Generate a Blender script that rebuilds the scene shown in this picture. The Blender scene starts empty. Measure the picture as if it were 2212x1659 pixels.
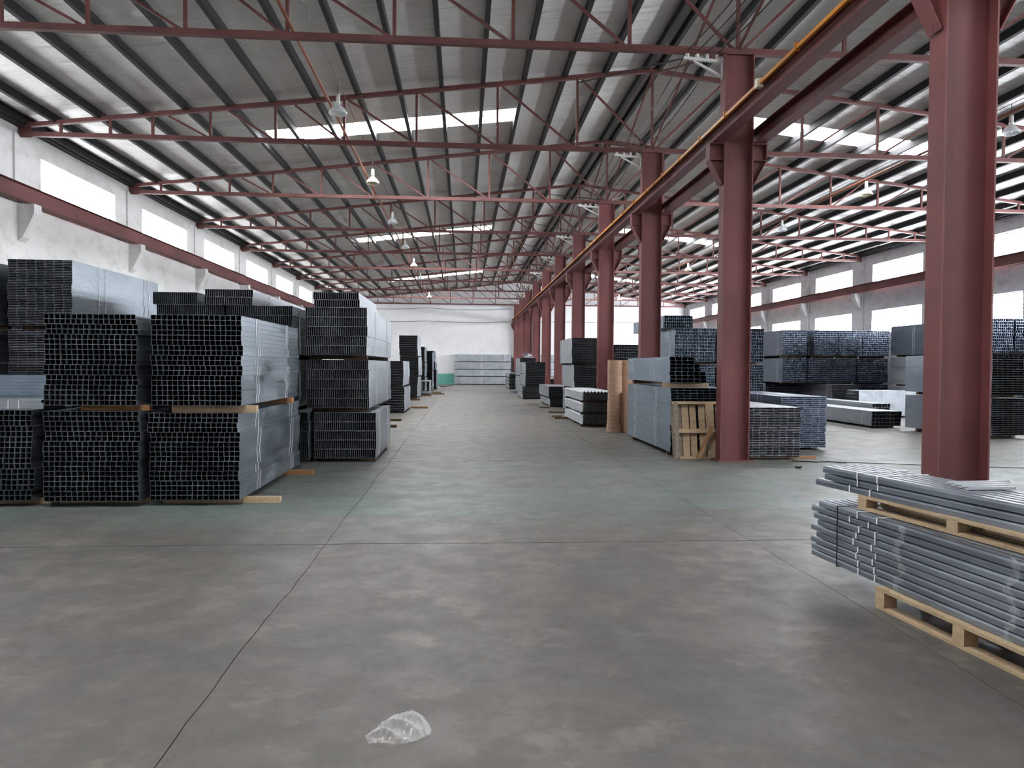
import bpy, math, random
from mathutils import Vector, Matrix
random.seed(7)
C = bpy.context.scene.collection
SC = bpy.context.scene
PI = math.pi

# ------------------------------------------------------------------ camera
cam_d = bpy.data.cameras.new('camera'); cam = bpy.data.objects.new('camera', cam_d); C.objects.link(cam)
YAW, PITCH, ROLL, FPX = .0665, .0239, .0070, 1581.7
F = Vector((math.sin(YAW)*math.cos(PITCH), math.cos(YAW)*math.cos(PITCH), -math.sin(PITCH)))
Rt = Vector((math.cos(YAW), -math.sin(YAW), 0)); U = Rt.cross(F)
R2 = Rt*math.cos(ROLL)+U*math.sin(ROLL); U2 = U*math.cos(ROLL)-Rt*math.sin(ROLL)
cam.matrix_world = Matrix(((R2.x, U2.x, -F.x, 0), (R2.y, U2.y, -F.y, 0), (R2.z, U2.z, -F.z, 1.675), (0, 0, 0, 1)))
cam_d.sensor_width = 36; cam_d.lens = FPX/2212*36; cam_d.clip_end = 300; cam_d.clip_start = .05
SC.camera = cam

# ------------------------------------------------------------------ light
WIN_L, WIN_R, SKY_E = 14.0, 50.0, 44.0     # glow of the daylit milky panes
w = bpy.data.worlds.new('World'); SC.world = w; w.use_nodes = True
bg = w.node_tree.nodes['Background']; bg.inputs[0].default_value = (.80, .88, 1, 1); bg.inputs[1].default_value = 3.0
SC.view_settings.view_transform = 'Standard'; SC.view_settings.look = 'None'
SC.view_settings.exposure = 0.0; SC.view_settings.gamma = 1; SC.view_settings.use_curve_mapping = False
try:
    SC.cycles.max_bounces = 6; SC.cycles.diffuse_bounces = 4; SC.cycles.glossy_bounces = 3
    SC.cycles.use_adaptive_sampling = True; SC.cycles.adaptive_threshold = .15; SC.cycles.adaptive_min_samples = 16
    SC.cycles.sample_clamp_indirect = 6; SC.cycles.use_denoising = True
    SC.cycles.caustics_reflective = False; SC.cycles.caustics_refractive = False
except Exception: pass

# ------------------------------------------------------------------ helpers
class MB:
    def __init__(s): s.v = []; s.f = []
    def quad(s, a, b, c, d):
        n = len(s.v); s.v += [a, b, c, d]; s.f.append((n, n+1, n+2, n+3))
    def box(s, x0, x1, y0, y1, z0, z1):
        n = len(s.v)
        s.v += [(x0,y0,z0),(x1,y0,z0),(x1,y1,z0),(x0,y1,z0),(x0,y0,z1),(x1,y0,z1),(x1,y1,z1),(x0,y1,z1)]
        s.f += [(n,n+3,n+2,n+1),(n+4,n+5,n+6,n+7),(n,n+1,n+5,n+4),(n+1,n+2,n+6,n+5),(n+2,n+3,n+7,n+6),(n+3,n,n+4,n+7)]
        return s
    def bar(s, a, b, w_, h_, up=(0,0,1)):
        a = Vector(a); b = Vector(b); d = (b-a).normalized(); up = Vector(up)
        if abs(d.dot(up)) > .98: up = Vector((0,1,0))
        x = d.cross(up).normalized(); y = x.cross(d).normalized()
        n = len(s.v)
        for p in (a, b):
            for i, j in ((-1,-1),(1,-1),(1,1),(-1,1)):
                s.v.append(tuple(p+x*(i*w_/2)+y*(j*h_/2)))
        s.f += [(n,n+1,n+2,n+3),(n+7,n+6,n+5,n+4),(n,n+4,n+5,n+1),(n+1,n+5,n+6,n+2),(n+2,n+6,n+7,n+3),(n+3,n+7,n+4,n)]
        return s
    def tube(s, pts, r, k=6):
        pts = [Vector(p) for p in pts]; n0 = len(s.v)
        for i, p in enumerate(pts):
            d = (pts[min(i+1, len(pts)-1)]-pts[max(i-1, 0)]).normalized()
            up = Vector((0,0,1)) if abs(d.z) < .95 else Vector((0,1,0))
            x = d.cross(up).normalized(); y = x.cross(d)
            for j in range(k):
                a = 2*PI*j/k; s.v.append(tuple(p+x*(r*math.cos(a))+y*(r*math.sin(a))))
        for i in range(len(pts)-1):
            for j in range(k):
                a = n0+i*k+j; b = n0+i*k+(j+1) % k
                s.f.append((a, b, b+k, a+k))
        s.f.append(tuple(n0+j for j in range(k))[::-1]); e = n0+(len(pts)-1)*k
        s.f.append(tuple(e+j for j in range(k)))
        return s
    def lathe(s, prof, k=16, c=(0,0)):
        n0 = len(s.v)
        for r, z in prof:
            for j in range(k):
                a = 2*PI*j/k; s.v.append((c[0]+r*math.cos(a), c[1]+r*math.sin(a), z))
        for i in range(len(prof)-1):
            for j in range(k):
                a = n0+i*k+j; b = n0+i*k+(j+1) % k
                s.f.append((a, b, b+k, a+k))
        return s
    def poly(s, pts, y0, y1):          # outline in x,z extruded along y
        n = len(s.v); k = len(pts)
        s.v += [(p[0], y0, p[1]) for p in pts]+[(p[0], y1, p[1]) for p in pts]
        s.f.append(tuple(range(n, n+k))); s.f.append(tuple(range(n+2*k-1, n+k-1, -1)))
        for i in range(k):
            j = (i+1) % k; s.f.append((n+i, n+k+i, n+k+j, n+j))
        return s
    def rtube(s, x0, x1, y0, y1, z0, z1, t):   # open ended rectangular tube along y
        n = len(s.v)
        for y in (y0, y1):
            s.v += [(x0,y,z0),(x1,y,z0),(x1,y,z1),(x0,y,z1),(x0+t,y,z0+t),(x1-t,y,z0+t),(x1-t,y,z1-t),(x0+t,y,z1-t)]
        for i in range(4):
            j = (i+1) % 4
            s.f += [(n+i, n+j, n+8+j, n+8+i), (n+4+j, n+4+i, n+12+i, n+12+j), (n+i, n+4+i, n+4+j, n+j), (n+8+i, n+8+j, n+12+j, n+12+i)]
        return s
    def mesh(s, name, m, smooth=False):
        me = bpy.data.meshes.new(name); me.from_pydata(s.v, [], s.f); me.update()
        if smooth:
            for p in me.polygons: p.use_smooth = True
        if m: me.materials.append(m)
        return me
    def build(s, name, m, parent=None, loc=(0,0,0), rz=0, smooth=False):
        return inst(s.mesh(name, m, smooth), name, parent, loc, rz)
def inst(me, name, parent=None, loc=(0,0,0), rz=0):
    o = bpy.data.objects.new(name, me); C.objects.link(o); o.location = loc; o.rotation_euler = (0,0,rz)
    if parent: o.parent = parent
    return o
def tag(o, label, cat, group=None, kind=None):
    o['label'] = label; o['category'] = cat
    if group: o['group'] = group
    if kind: o['kind'] = kind
    return o
def thing(name, label, cat, loc=(0,0,0), rz=0, group=None):
    o = bpy.data.objects.new(name, None); C.objects.link(o); o.location = loc; o.rotation_euler = (0,0,rz)
    o.empty_display_size = .1
    return tag(o, label, cat, group)
def struct(o): o['kind'] = 'structure'; return o
def stuff(o): o['kind'] = 'stuff'; return o

# ------------------------------------------------------------------ materials
def srgb(r, g, b):
    f = lambda c: (c/255/12.92 if c/255 <= .04045 else ((c/255+.055)/1.055)**2.4)
    return (f(r), f(g), f(b), 1)
class Mat:
    def __init__(s, name):
        s.m = bpy.data.materials.new(name); s.m.use_nodes = True; s.t = s.m.node_tree; s.n = s.t.nodes; s.l = s.t.links
        s.b = s.n['Principled BSDF']; s.co = s.n.new('ShaderNodeTexCoord')
    def noise(s, scale, detail=4, rough=.55, vec=(1,1,1), src='Object', loc=(0,0,0)):
        mp = s.n.new('ShaderNodeMapping'); mp.inputs['Scale'].default_value = vec; mp.inputs['Location'].default_value = loc
        if src == 'World':
            g = s.n.new('ShaderNodeNewGeometry'); s.l.new(g.outputs['Position'], mp.inputs[0])
        else: s.l.new(s.co.outputs[src], mp.inputs[0])
        t = s.n.new('ShaderNodeTexNoise'); t.inputs['Scale'].default_value = scale; t.inputs['Detail'].default_value = detail
        t.inputs['Roughness'].default_value = rough; s.l.new(mp.outputs[0], t.inputs['Vector']); return t.outputs[0]
    def ramp(s, fac, stops):
        r = s.n.new('ShaderNodeValToRGB'); e = r.color_ramp.elements
        while len(e) < len(stops): e.new(.5)
        for i, (p, c) in enumerate(stops):
            e[i].position = p; e[i].color = c if isinstance(c, tuple) else (c, c, c, 1)
        s.l.new(fac, r.inputs[0]); return r.outputs[0]
    def mix(s, fac, a, b, mode='MIX'):
        m = s.n.new('ShaderNodeMix'); m.data_type = 'RGBA'; m.blend_type = mode
        for k, v in ((0, fac), (6, a), (7, b)):
            if isinstance(v, (int, float, tuple)): m.inputs[k].default_value = v
            else: s.l.new(v, m.inputs[k])
        return m.outputs[2]
    def math(s, op, a, b=0):
        m = s.n.new('ShaderNodeMath'); m.operation = op
        for k, v in ((0, a), (1, b)):
            if isinstance(v, (int, float)): m.inputs[k].default_value = v
            else: s.l.new(v, m.inputs[k])
        return m.outputs[0]
    def bump(s, h, strength, dist=.02):
        b = s.n.new('ShaderNodeBump'); b.inputs['Strength'].default_value = strength; b.inputs['Distance'].default_value = dist
        s.l.new(h, b.inputs['Height']); s.l.new(b.outputs[0], s.b.inputs['Normal'])
    def set(s, **k):
        for a, v in k.items():
            i = s.b.inputs[{'col':'Base Color','rough':'Roughness','metal':'Metallic','trans':'Transmission Weight','alpha':'Alpha','spec':'Specular IOR Level'}[a]]
            if isinstance(v, (int, float, tuple)): i.default_value = v
            else: s.l.new(v, i)
        return s.m
def paint(name, c, var=.82, rough=.5, sc=1.2, metal=0):
    m = Mat(name); n = m.noise(sc, 5, src='World'); c2 = tuple(x*var for x in c[:3])+(1,)
    m.bump(m.noise(40, 3), .06)
    return m.set(col=m.mix(m.ramp(n, [(.35,0.),(.65,1.)]), c, c2), rough=rough, metal=metal)
def emis(name, c, s):
    m = bpy.data.materials.new(name); m.use_nodes = True; b = m.node_tree.nodes['Principled BSDF']
    b.inputs['Base Color'].default_value = (.8,.8,.8,1); b.inputs['Emission Color'].default_value = c; b.inputs['Emission Strength'].default_value = s
    return m
RED = (.178, .053, .052, 1)
m_red = paint('red oxide paint', RED, .7, .62, .8)
m_redb = paint('red oxide paint worn', (.155,.050,.046,1), .62, .6, 1.5)
m_rust = paint('rusty pipe paint', (.24,.075,.035,1), .7, .6)
m_dark = paint('dark purlin paint', (.008,.008,.009,1), .8, .8)
m_yel = paint('yellow conductor rail', (.62,.24,.02,1), .8, .45)
m_white = paint('white enamel', (.7,.7,.66,1), .9, .4)
m_cream = paint('cream enamel shade', (.75,.68,.5,1), .9, .4)
m_black = paint('black rubber', (.012,.012,.014,1), .8, .6)
m_strap = paint('white plastic strap', (.85,.87,.9,1), .95, .4)
m_bright = paint('bright zinc', (.85,.87,.89,1), .95, .28, 1.2, .8)
m_wire = paint('dark wire', (.03,.025,.025,1), .8, .5)
m_pane_l = emis('daylit milky pane', (.93,.96,1,1), WIN_L)
m_pane_r = emis('daylit milky pane east', (.90,.94,1,1), WIN_R)
m_sky = emis('daylit roof sheet', (.97,.98,1,1), SKY_E)

def galv(name, c0, c1, rough=.34, streak=(1,.35,1), sc=3.0):
    m = Mat(name)
    n = m.noise(sc, 5, .6, streak, 'World'); n2 = m.noise(26, 2, .5, (1,.12,1), 'World')
    oi = m.n.new('ShaderNodeObjectInfo')
    col = m.mix(m.ramp(n, [(.38,0.),(.62,1.)]), c0, c1)
    col = m.mix(m.math('MULTIPLY', oi.outputs['Random'], .25), col, tuple(x*.6 for x in c0[:3])+(1,))
    m.bump(n2, .035, .01)
    return m.set(col=col, metal=.85, rough=m.ramp(n, [(.3, rough*.8),(.7, rough*1.35)]))
m_galv = galv('galvanised steel', (.20,.235,.265,1), (.29,.33,.36,1))
m_galvb = galv('galvanised steel bluish', (.21,.275,.34,1), (.29,.36,.43,1))
m_galvl = galv('bright galvanised steel', (.33,.36,.39,1), (.43,.46,.49,1), .42)
m_galvd = galv('dull and shaded galvanised steel', (.10,.105,.115,1), (.16,.165,.175,1), .45)  # dull loose steel, also the painted shade on the black-ended tubes
m_stud = galv('dull blue galvanised steel', (.11,.135,.18,1), (.17,.20,.255,1), .42)
def wood(name, a, b):
    m = Mat(name); n = m.noise(3, 6, .7, (6,6,6)); n2 = m.noise(1, 4, .6, (1.2,14,14))
    m.bump(n2, .25, .01)
    return m.set(col=m.mix(m.ramp(m.math('MULTIPLY', m.math('ADD', n, n2), .5), [(.35,0.),(.65,1.)]), a, b), rough=.75)
m_wood = wood('pale timber', (.50,.38,.24,1), (.33,.235,.14,1))
m_woodd = wood('dark timber', (.17,.105,.055,1), (.075,.05,.03,1))
m_woodo = wood('orange timber', (.36,.19,.085,1), (.24,.12,.05,1))
m_woodg = wood('grey weathered timber', (.27,.22,.16,1), (.13,.11,.09,1))
m_card = wood('brown carton board', (.47,.295,.20,1), (.40,.25,.17,1))

m_tape = paint('tan packing tape', (.40,.24,.14,1), .9, .4)
def floor_mat():
    m = Mat('worn concrete')
    n1 = m.noise(.45, 6, .6, (1,1,1), 'World'); n2 = m.noise(2.6, 10, .72, (1,1,1), 'World'); n3 = m.noise(30, 4, .6, (1,1,1), 'World')
    base = m.mix(m.ramp(n1, [(.38,0.),(.62,1.)]), (.092,.085,.075,1), (.120,.112,.100,1))
    base = m.mix(m.ramp(n2, [(.44,0.),(.56,.65)]), base, (.080,.074,.066,1))
    # pale scuffs
    n4 = m.noise(1.9, 9, .68, (1,1.25,1), 'World', (3,1,0))
    base = m.mix(m.ramp(n4, [(.555,0.),(.63,.30)]), base, (.25,.232,.19,1))
    # dark oily stains
    n5 = m.noise(.55, 5, .65, (1,1.4,1), 'World', (9,4,0))
    base = m.mix(m.ramp(n5, [(.52,0.),(.68,.65)]), base, (.062,.062,.064,1))
    # worn green paint left across the hall between 7.6 and 12 m
    g = m.n.new('ShaderNodeNewGeometry'); sx = m.n.new('ShaderNodeSeparateXYZ'); m.l.new(g.outputs['Position'], sx.inputs[0])
    y = sx.outputs['Y']
    band = m.ramp(m.math('DIVIDE', y, 80), [(.092,0.),(.108,1.),(.15,.75),(.20,.18),(.5,.12),(.9,.05)])
    nb = m.ramp(m.noise(1.1, 6, .65, (.5,1.5,1), 'World', (1,7,0)), [(.36,.15),(.60,1.)])
    base = m.mix(m.math('MULTIPLY', m.math('MULTIPLY', band, nb), .72), base, (.125,.190,.180,1))
    far = m.ramp(m.math('DIVIDE', y, 80), [(.08,0.),(.25,1.)])  # light on the farther floor, painted into the base colour by distance
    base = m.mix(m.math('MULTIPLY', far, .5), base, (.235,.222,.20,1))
    base = m.mix(m.ramp(n3, [(.35,.0),(.75,.25)]), base, (.08,.075,.07,1))
    m.bump(m.math('ADD', m.math('MULTIPLY', n3, .3), n2), .10, .01)
    return m.set(col=base, rough=m.ramp(n2, [(.3,.38),(.7,.62)]), spec=.45)
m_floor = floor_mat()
m_joint = paint('joint dirt', (.03,.026,.022,1), .8, .9)

def wall_mat(name, a, b, c, amt=.6):
    m = Mat(name)
    n1 = m.noise(.35, 6, .6, src='World'); n2 = m.noise(1.6, 8, .72, (1,1,1.6), 'World', (2,5,1)); n3 = m.noise(14, 5, .6, src='World')
    col = m.mix(m.ramp(n1, [(.35,0.),(.65,1.)]), a, b)
    col = m.mix(m.ramp(n2, [(.50,0.),(.68,amt)]), col, c)
    m.bump(n3, .25, .01)
    return m, col
mm, cc = wall_mat('whitewashed plaster', (.76,.75,.73,1), (.83,.82,.80,1), (.55,.54,.51,1))
m_wall = mm.set(col=cc, rough=.85)
mm, cc = wall_mat('stained grey plaster', (.68,.69,.72,1), (.76,.77,.80,1), (.42,.425,.44,1), .7)
m_wallr = mm.set(col=cc, rough=.85)
mm, cc = wall_mat('white end wall paint', (.78,.78,.79,1), (.84,.84,.85,1), (.64,.64,.62,1), .4)
m_wallf = mm.set(col=cc, rough=.8)
m_dado = paint('turquoise dado paint', (.13,.42,.36,1), .9, .6)

def foil_mat():
    m = Mat('crinkled foil insulation')
    wv = m.noise(1.15, 3, .6, (.22,1.6,1), 'World')          # folds running across the slope
    w2 = m.noise(5.5, 4, .65, (.35,1.3,1), 'World', (3,0,0))
    w3 = m.noise(38, 2, .5, (1,1,1), 'World')
    wt = m.n.new('ShaderNodeTexWave'); wt.wave_type = 'BANDS'; wt.bands_direction = 'Y'; wt.inputs['Scale'].default_value = .26
    wt.inputs['Distortion'].default_value = 1.6; wt.inputs['Detail'].default_value = 2
    g = m.n.new('ShaderNodeNewGeometry'); m.l.new(g.outputs['Position'], wt.inputs[0])
    seam = m.ramp(wt.outputs[1], [(.93,0.),(.99,1.)])
    h = m.math('ADD', m.math('MULTIPLY', wv, 4.0), m.math('ADD', m.math('MULTIPLY', w2, .9), m.math('ADD', m.math('MULTIPLY', w3, .07), m.math('MULTIPLY', seam, .18))))
    m.bump(h, .42, .10)
    n = m.noise(.5, 5, .6, (1,1,1), 'World', (5,5,5))
    return m.set(col=m.mix(m.ramp(n, [(.3,0.),(.7,1.)]), (.66,.65,.63,1), (.80,.79,.77,1)), metal=.55, rough=m.ramp(w2, [(.3,.46),(.7,.62)]))
m_foil = foil_mat()

# ================================================================== SETTING
XL, XR, XC = -10.96, 20.68, 4.86
Y0, Y1 = -5.2, 67.4
PL = [.92+6*k for k in range(-2, 12)]      # truss planes; PL[2]=.92 ... 
# floor: slabs with wandering joints
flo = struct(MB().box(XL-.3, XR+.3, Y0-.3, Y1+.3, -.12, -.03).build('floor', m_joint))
xs = [-11.0, -9.44, -5.36, -1.28, 2.80, 6.88, 10.96, 15.04, 19.12, 20.72]
ys = [-5.15]+[.91+6*k for k in range(0, 12)]+[67.4]
ys = sorted(set(round(v, 2) for v in ys if v < 67.0)); ys.append(67.4)
def wob(a, b, key, amp=.007):
    n = max(2, int(abs(b-a)/.17)); r = random.Random(key); ph = [r.uniform(0, 6) for _ in range(3)]
    return [(a+(b-a)*i/n, amp*(1.4*math.sin(ph[0]+i*.35)+.5*math.sin(ph[1]+i*1.3)+.6*r.uniform(-1, 1))*(0 if i in (0, n) else 1)) for i in range(n+1)]
g_ = .0028
for i in range(len(xs)-1):
    for j in range(len(ys)-1):
        xa, xb, ya, yb = xs[i], xs[i+1], ys[j], ys[j+1]
        bot = [(t, ya+o) for t, o in wob(xa, xb, 'h%d_%d' % (i, j))]; top = [(t, yb+o) for t, o in wob(xa, xb, 'h%d_%d' % (i, j+1))]
        lef = [(xa+o, t) for t, o in wob(ya, yb, 'v%d_%d' % (i, j))]; rig = [(xb+o, t) for t, o in wob(ya, yb, 'v%d_%d' % (i+1, j))]
        cx, cy = (xa+xb)/2, (ya+yb)/2
        ring = bot+rig[1:]+top[::-1][1:]+lef[::-1][1:-1]
        ring = [(x+(g_ if x < cx else -g_)*(abs(x-cx) > (xb-xa)/2-.1), y+(.009 if y < cy else -.009)*(abs(y-cy) > (yb-ya)/2-.1)) for x, y in ring]
        mb = MB(); n = len(ring); mb.v = [(x, y, 0) for x, y in ring]+[(x, y, -.03) for x, y in ring]
        mb.f = [tuple(range(n))]+[(k, (k+1) % n, n+(k+1) % n, n+k)[::-1] for k in range(n)]
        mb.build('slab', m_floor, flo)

def wallx(name, xa, xb, openings, mat, ztop):
    """side wall with window openings [(y0,y1,z0,z1)]"""
    mb = MB(); ops = sorted(openings); bands = sorted(set([0, ztop]+[z for o in ops for z in o[2:]]))
    for z0, z1 in zip(bands[:-1], bands[1:]):
        cur = Y0
        for o in ops:
            if o[2] <= z0 and o[3] >= z1:
                mb.box(xa, xb, cur, o[0], z0, z1); cur = o[1]
        mb.box(xa, xb, cur, Y1+.3, z0, z1)
    return struct(mb.build(name, mat))
upY = [(.96+6*k, 5.02+6*k) for k in range(-2, 11)]     # 2 m clear of each plane
upY = [(p+.97, p+5.03) for p in PL[1:-1] if p+5.03 < 67]
opL = [(a, b, 6.02, 6.97) for a, b in upY]
opR = [(a, b, 6.02, 6.95) for a, b in upY]+[(a, b, 3.45, 4.62) for a, b in upY]
wl = wallx('wall_left', XL-.26, XL, opL, m_wall, 7.66)
wr = wallx('wall_right', XR, XR+.26, opR, m_wallr, 7.66)
wn = 0
def window(xin, s, y0, y1, z0, z1, pane_m):
    """s=+1: the wall is on the +x side of xin"""
    global wn; wn += 1
    xa, xb = (xin+.15, xin+.21) if s > 0 else (xin-.21, xin-.15)
    root = struct(bpy.data.objects.new('window_%d' % wn, None)); C.objects.link(root); root.location = ((xa+xb)/2, (y0+y1)/2, z0)
    dx, dy, dz = -(xa+xb)/2, -(y0+y1)/2, -z0
    fr = MB(); t = .05
    def bx(a, b, c, d, e, f): fr.box(a+dx, b+dx, c+dy, d+dy, e+dz, f+dz)
    bx(xa, xb, y0, y1, z0, z0+t); bx(xa, xb, y0, y1, z1-t, z1); bx(xa, xb, y0, y0+t, z0+t, z1-t); bx(xa, xb, y1-t, y1, z0+t, z1-t)
    fr.build('window_frame', m_white, root)
    n = 4; pw = (y1-y0-2*t)/n
    xm = (xa+xb)/2+dx
    for k in range(n):
        a = y0+t+k*pw
        MB().box(xm-.006, xm+.006, a+dy+.006, a+pw-.006+dy, z0+t+dz, z1-t+dz).build('pane', pane_m, root)
        if k: MB().box(xm-.012, xm+.012, a+dy-.008, a+dy+.008, z0+t+dz, z1-t+dz).build('mullion', m_white, root)
for o in opL: window(XL, -1, *o, m_pane_l)
for o in opR: window(XR, 1, *o, m_pane_r)
# corbels and piers
def corbel_mesh(s, m):
    mb = MB(); pts = [(0,4.68),(s*.12,4.78),(s*.40,5.36),(s*.40,5.60),(0,5.60)]
    if s < 0: pts = pts[::-1]
    mb.poly(pts, -.16, .16); return mb.mesh('corbel', m)
cl, cr = corbel_mesh(1, m_wall), corbel_mesh(-1, m_wallr)
for p in PL[1:]:
    inst(cl, 'corbel', wl, (XL, p+.1, 0)); inst(cr, 'corbel', wr, (XR, p+.1, 0))
    MB().box(XR-.07, XR, p-.22, p+.22, 0, 7.5).build('pier', m_wallr, wr)
    MB().box(XL, XL+.05, p-.22, p+.22, 5.6, 7.3).build('pier', m_wall, wl)
# end walls (gables)
SL = .119
def rz_(x, off=0): return 9.38-SL*abs(x-XC)+off
mb = MB(); mb.poly([(XL-.26,0),(XR+.26,0),(XR+.26,rz_(XR)+.2),(XC,9.58),(XL-.26,rz_(XL)+.2)], Y1, Y1+.25)
wf = struct(mb.build('wall_far', m_wallf))
trim = struct(MB().box(XL, XR, Y1-.012, Y1, 0, .98).build('trim_1', m_dado))
# end wall behind the camera with its closed sliding door
mb = MB(); mb.poly([(XL-.26,0),(XR+.26,0),(XR+.26,rz_(XR)+.2),(XC,9.58),(XL-.26,rz_(XL)+.2)], Y0-.25, Y0)
wb = struct(mb.build('wall_near', m_wallr))
dr = struct(MB().box(-3, 3, Y0, Y0+.05, 0, 4.6).build('door_1', m_redb))
for k in range(5): MB().box(-2.95+k*1.45, -2.85+k*1.45, Y0+.05, Y0+.09, .05, 4.5).build('door_rib', m_redb, dr)

# ceiling: two slopes with skylight openings
SKY = [(3.4,4.5),(21.42,22.5),(39.1,40.3),(57.4,58.6)]
SKX = [(-5.66,1.5),(8.3,14.45)]
mb = MB(); TH = .06
def slope_piece(x0, x1, y0, y1):
    z0, z1 = rz_(x0, .2), rz_(x1, .2)
    n = len(mb.v)
    mb.v += [(x0,y0,z0),(x1,y0,z1),(x1,y1,z1),(x0,y1,z0),(x0,y0,z0+TH),(x1,y0,z1+TH),(x1,y1,z1+TH),(x0,y1,z0+TH)]
    mb.f += [(n,n+3,n+2,n+1),(n+4,n+5,n+6,n+7),(n,n+1,n+5,n+4),(n+1,n+2,n+6,n+5),(n+2,n+3,n+7,n+6),(n+3,n,n+4,n+7)]
for xa, xb, (sa, sb) in ((XL-.3, XC, SKX[0]), (XC, XR+.3, SKX[1])):
    cur = Y0-.3
    for y0, y1 in SKY:
        slope_piece(xa, xb, cur, y0); slope_piece(xa, sa, y0, y1); slope_piece(sb, xb, y0, y1); cur = y1
    slope_piece(xa, xb, cur, Y1+.3)
ceil = struct(mb.build('ceiling', m_foil))
for si, (sa, sb) in enumerate(SKX):
    for y0, y1 in SKY:
        n = 6
        for k in range(n):
            xa = sa+(sb-sa)*k/n; xb = sa+(sb-sa)*(k+1)/n-.012; dy = random.uniform(-.03, .03)
            mb = MB(); z0, z1 = rz_(xa, .2), rz_(xb, .2); e = len(mb.v)
            ya, yb = y0, y1
            mb.v = [(xa,ya,z0+.02),(xb,ya,z1+.02),(xb,yb,z1+.02),(xa,yb,z0+.02),(xa,ya,z0+.03),(xb,ya,z1+.03),(xb,yb,z1+.03),(xa,yb,z0+.03)]
            mb.f = [(0,3,2,1),(4,5,6,7),(0,1,5,4),(1,2,6,5),(2,3,7,6),(3,0,4,7)]
            mb.build('skylight_panel', m_sky, ceil)
pur = MB(); pur.box(-.05, .05, Y0, Y1, -.12, .075); pm = pur.mesh('purlin', m_dark)  # section widened so the dark shading along each purlin is in its shape
for s in (-1, 1):
    for j in range(15):
        x = XC+s*(.17+1.056*j); inst(pm, 'purlin', ceil, (x, 0, rz_(x, .125)))
    x = XC+s*15.62; inst(pm, 'purlin', ceil, (x, 0, rz_(x, .125)))
    e = MB().box(-.09, .09, Y0, Y1, -.08, .10).build('eaves_beam', m_dark, ceil, (XL+.09 if s < 0 else XR-.09, 0, rz_(XL, .05)))

# ================================================================== STEEL FRAME
ORD = ['', 'behind-camera', 'entrance', 'first', 'second', 'third', 'fourth', 'fifth', 'sixth', 'seventh', 'eighth', 'ninth', 'tenth', 'eleventh', 'twelfth']
OFF = [0, 1.96, 4.02, 6.08, 7.9, 9.6, 11.2, 12.6, 13.62, 14.8]
ZB = 7.31
def chord(xa, xb, za, zb, h=.11, w=.11): return MB().bar((xa,0,za), (xb,0,zb), w, h, (0,0,1))
me_tl = chord(XL+.02, XC, 7.50, 9.38, .10).mesh('top_chord', m_redb); me_tr = chord(XC, XR-.02, 9.38, 7.50, .10).mesh('top_chord', m_redb)
me_b = chord(XL+.02, XR-.02, ZB, ZB, .11).mesh('bottom_chord', m_redb)
posts = []
for s in (-1, 1):
    for k, o in enumerate(OFF):
        if k == 0 and s > 0: continue
        x = XC+s*o; posts.append(MB().bar((x,0,ZB+.05), (x,0,rz_(x)-.05), .06, .06).mesh('post', m_redb))
diags = []
for s in (-1, 1):
    for k in range(7):
        xa, xb = XC+s*OFF[k], XC+s*OFF[k+1]
        xt = xb+(xa-xb)*(.28 if k > 3 else .06)
        diags.append(MB().bar((xa+s*.10,0,ZB+.06), (xt,0,rz_(xt)-.08), .045, .05).mesh('diagonal', m_redb))
gus = MB().box(XL+.0, XL+.32, -.012, .012, ZB-.08, 7.62).mesh('gusset', m_redb); gus2 = MB().box(XR-.32, XR, -.012, .012, ZB-.08, 7.62).mesh('gusset', m_redb)
for i, p in enumerate(PL):
    if i < 2 or p > 67: continue
    ci = i-1   # PL[3]=6.92 is the first column
    nm = {1: 'behind the entrance', 2: 'just above the camera'}.get(i)
    lab = 'red steel roof truss carried by the %s column of the row' % (ORD[i] if i > 2 else '') if i > 2 else 'red steel roof truss nearest the closed entrance door'
    t = thing('roof_truss', lab, 'roof truss', (0, p, 0), 0, 'roof trusses')
    inst(me_tl, 'top_chord', t); inst(me_tr, 'top_chord', t); inst(me_b, 'bottom_chord', t)
    for m_ in posts: inst(m_, 'post', t)
    for m_ in diags: inst(m_, 'diagonal', t)
    inst(gus, 'gusset', t); inst(gus2, 'gusset', t)
# ridge bracing between neighbouring trusses
for i in range(2, len(PL)-1):
    if PL[i+1] > 67: continue
    a, b = PL[i], PL[i+1]
    nm = ORD[i] if i > 2 else 'nearest unseen'
    t = thing('ridge_bracing', 'crossed thin red braces under the ridge beyond the %s column' % nm if i > 2 else 'crossed red braces under the ridge above the camera', 'roof bracing', (XC, a, 0), 0, 'ridge bracing')
    MB().bar((0,.06,ZB+.05), (0,b-a-.06,9.28), .04, .04).build('brace', m_redb, t)
    MB().bar((0,.06,9.28), (0,b-a-.06,ZB+.05), .04, .04).build('brace', m_redb, t)
    MB().tube([(.16,.0,ZB+.08), (1.96,b-a,9.0)], .018, 5).build('tie_rod', m_wire, t)
    MB().tube([(-.16,.0,ZB+.08), (-1.96,b-a,9.0)], .018, 5).build('tie_rod', m_wire, t)
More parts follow.
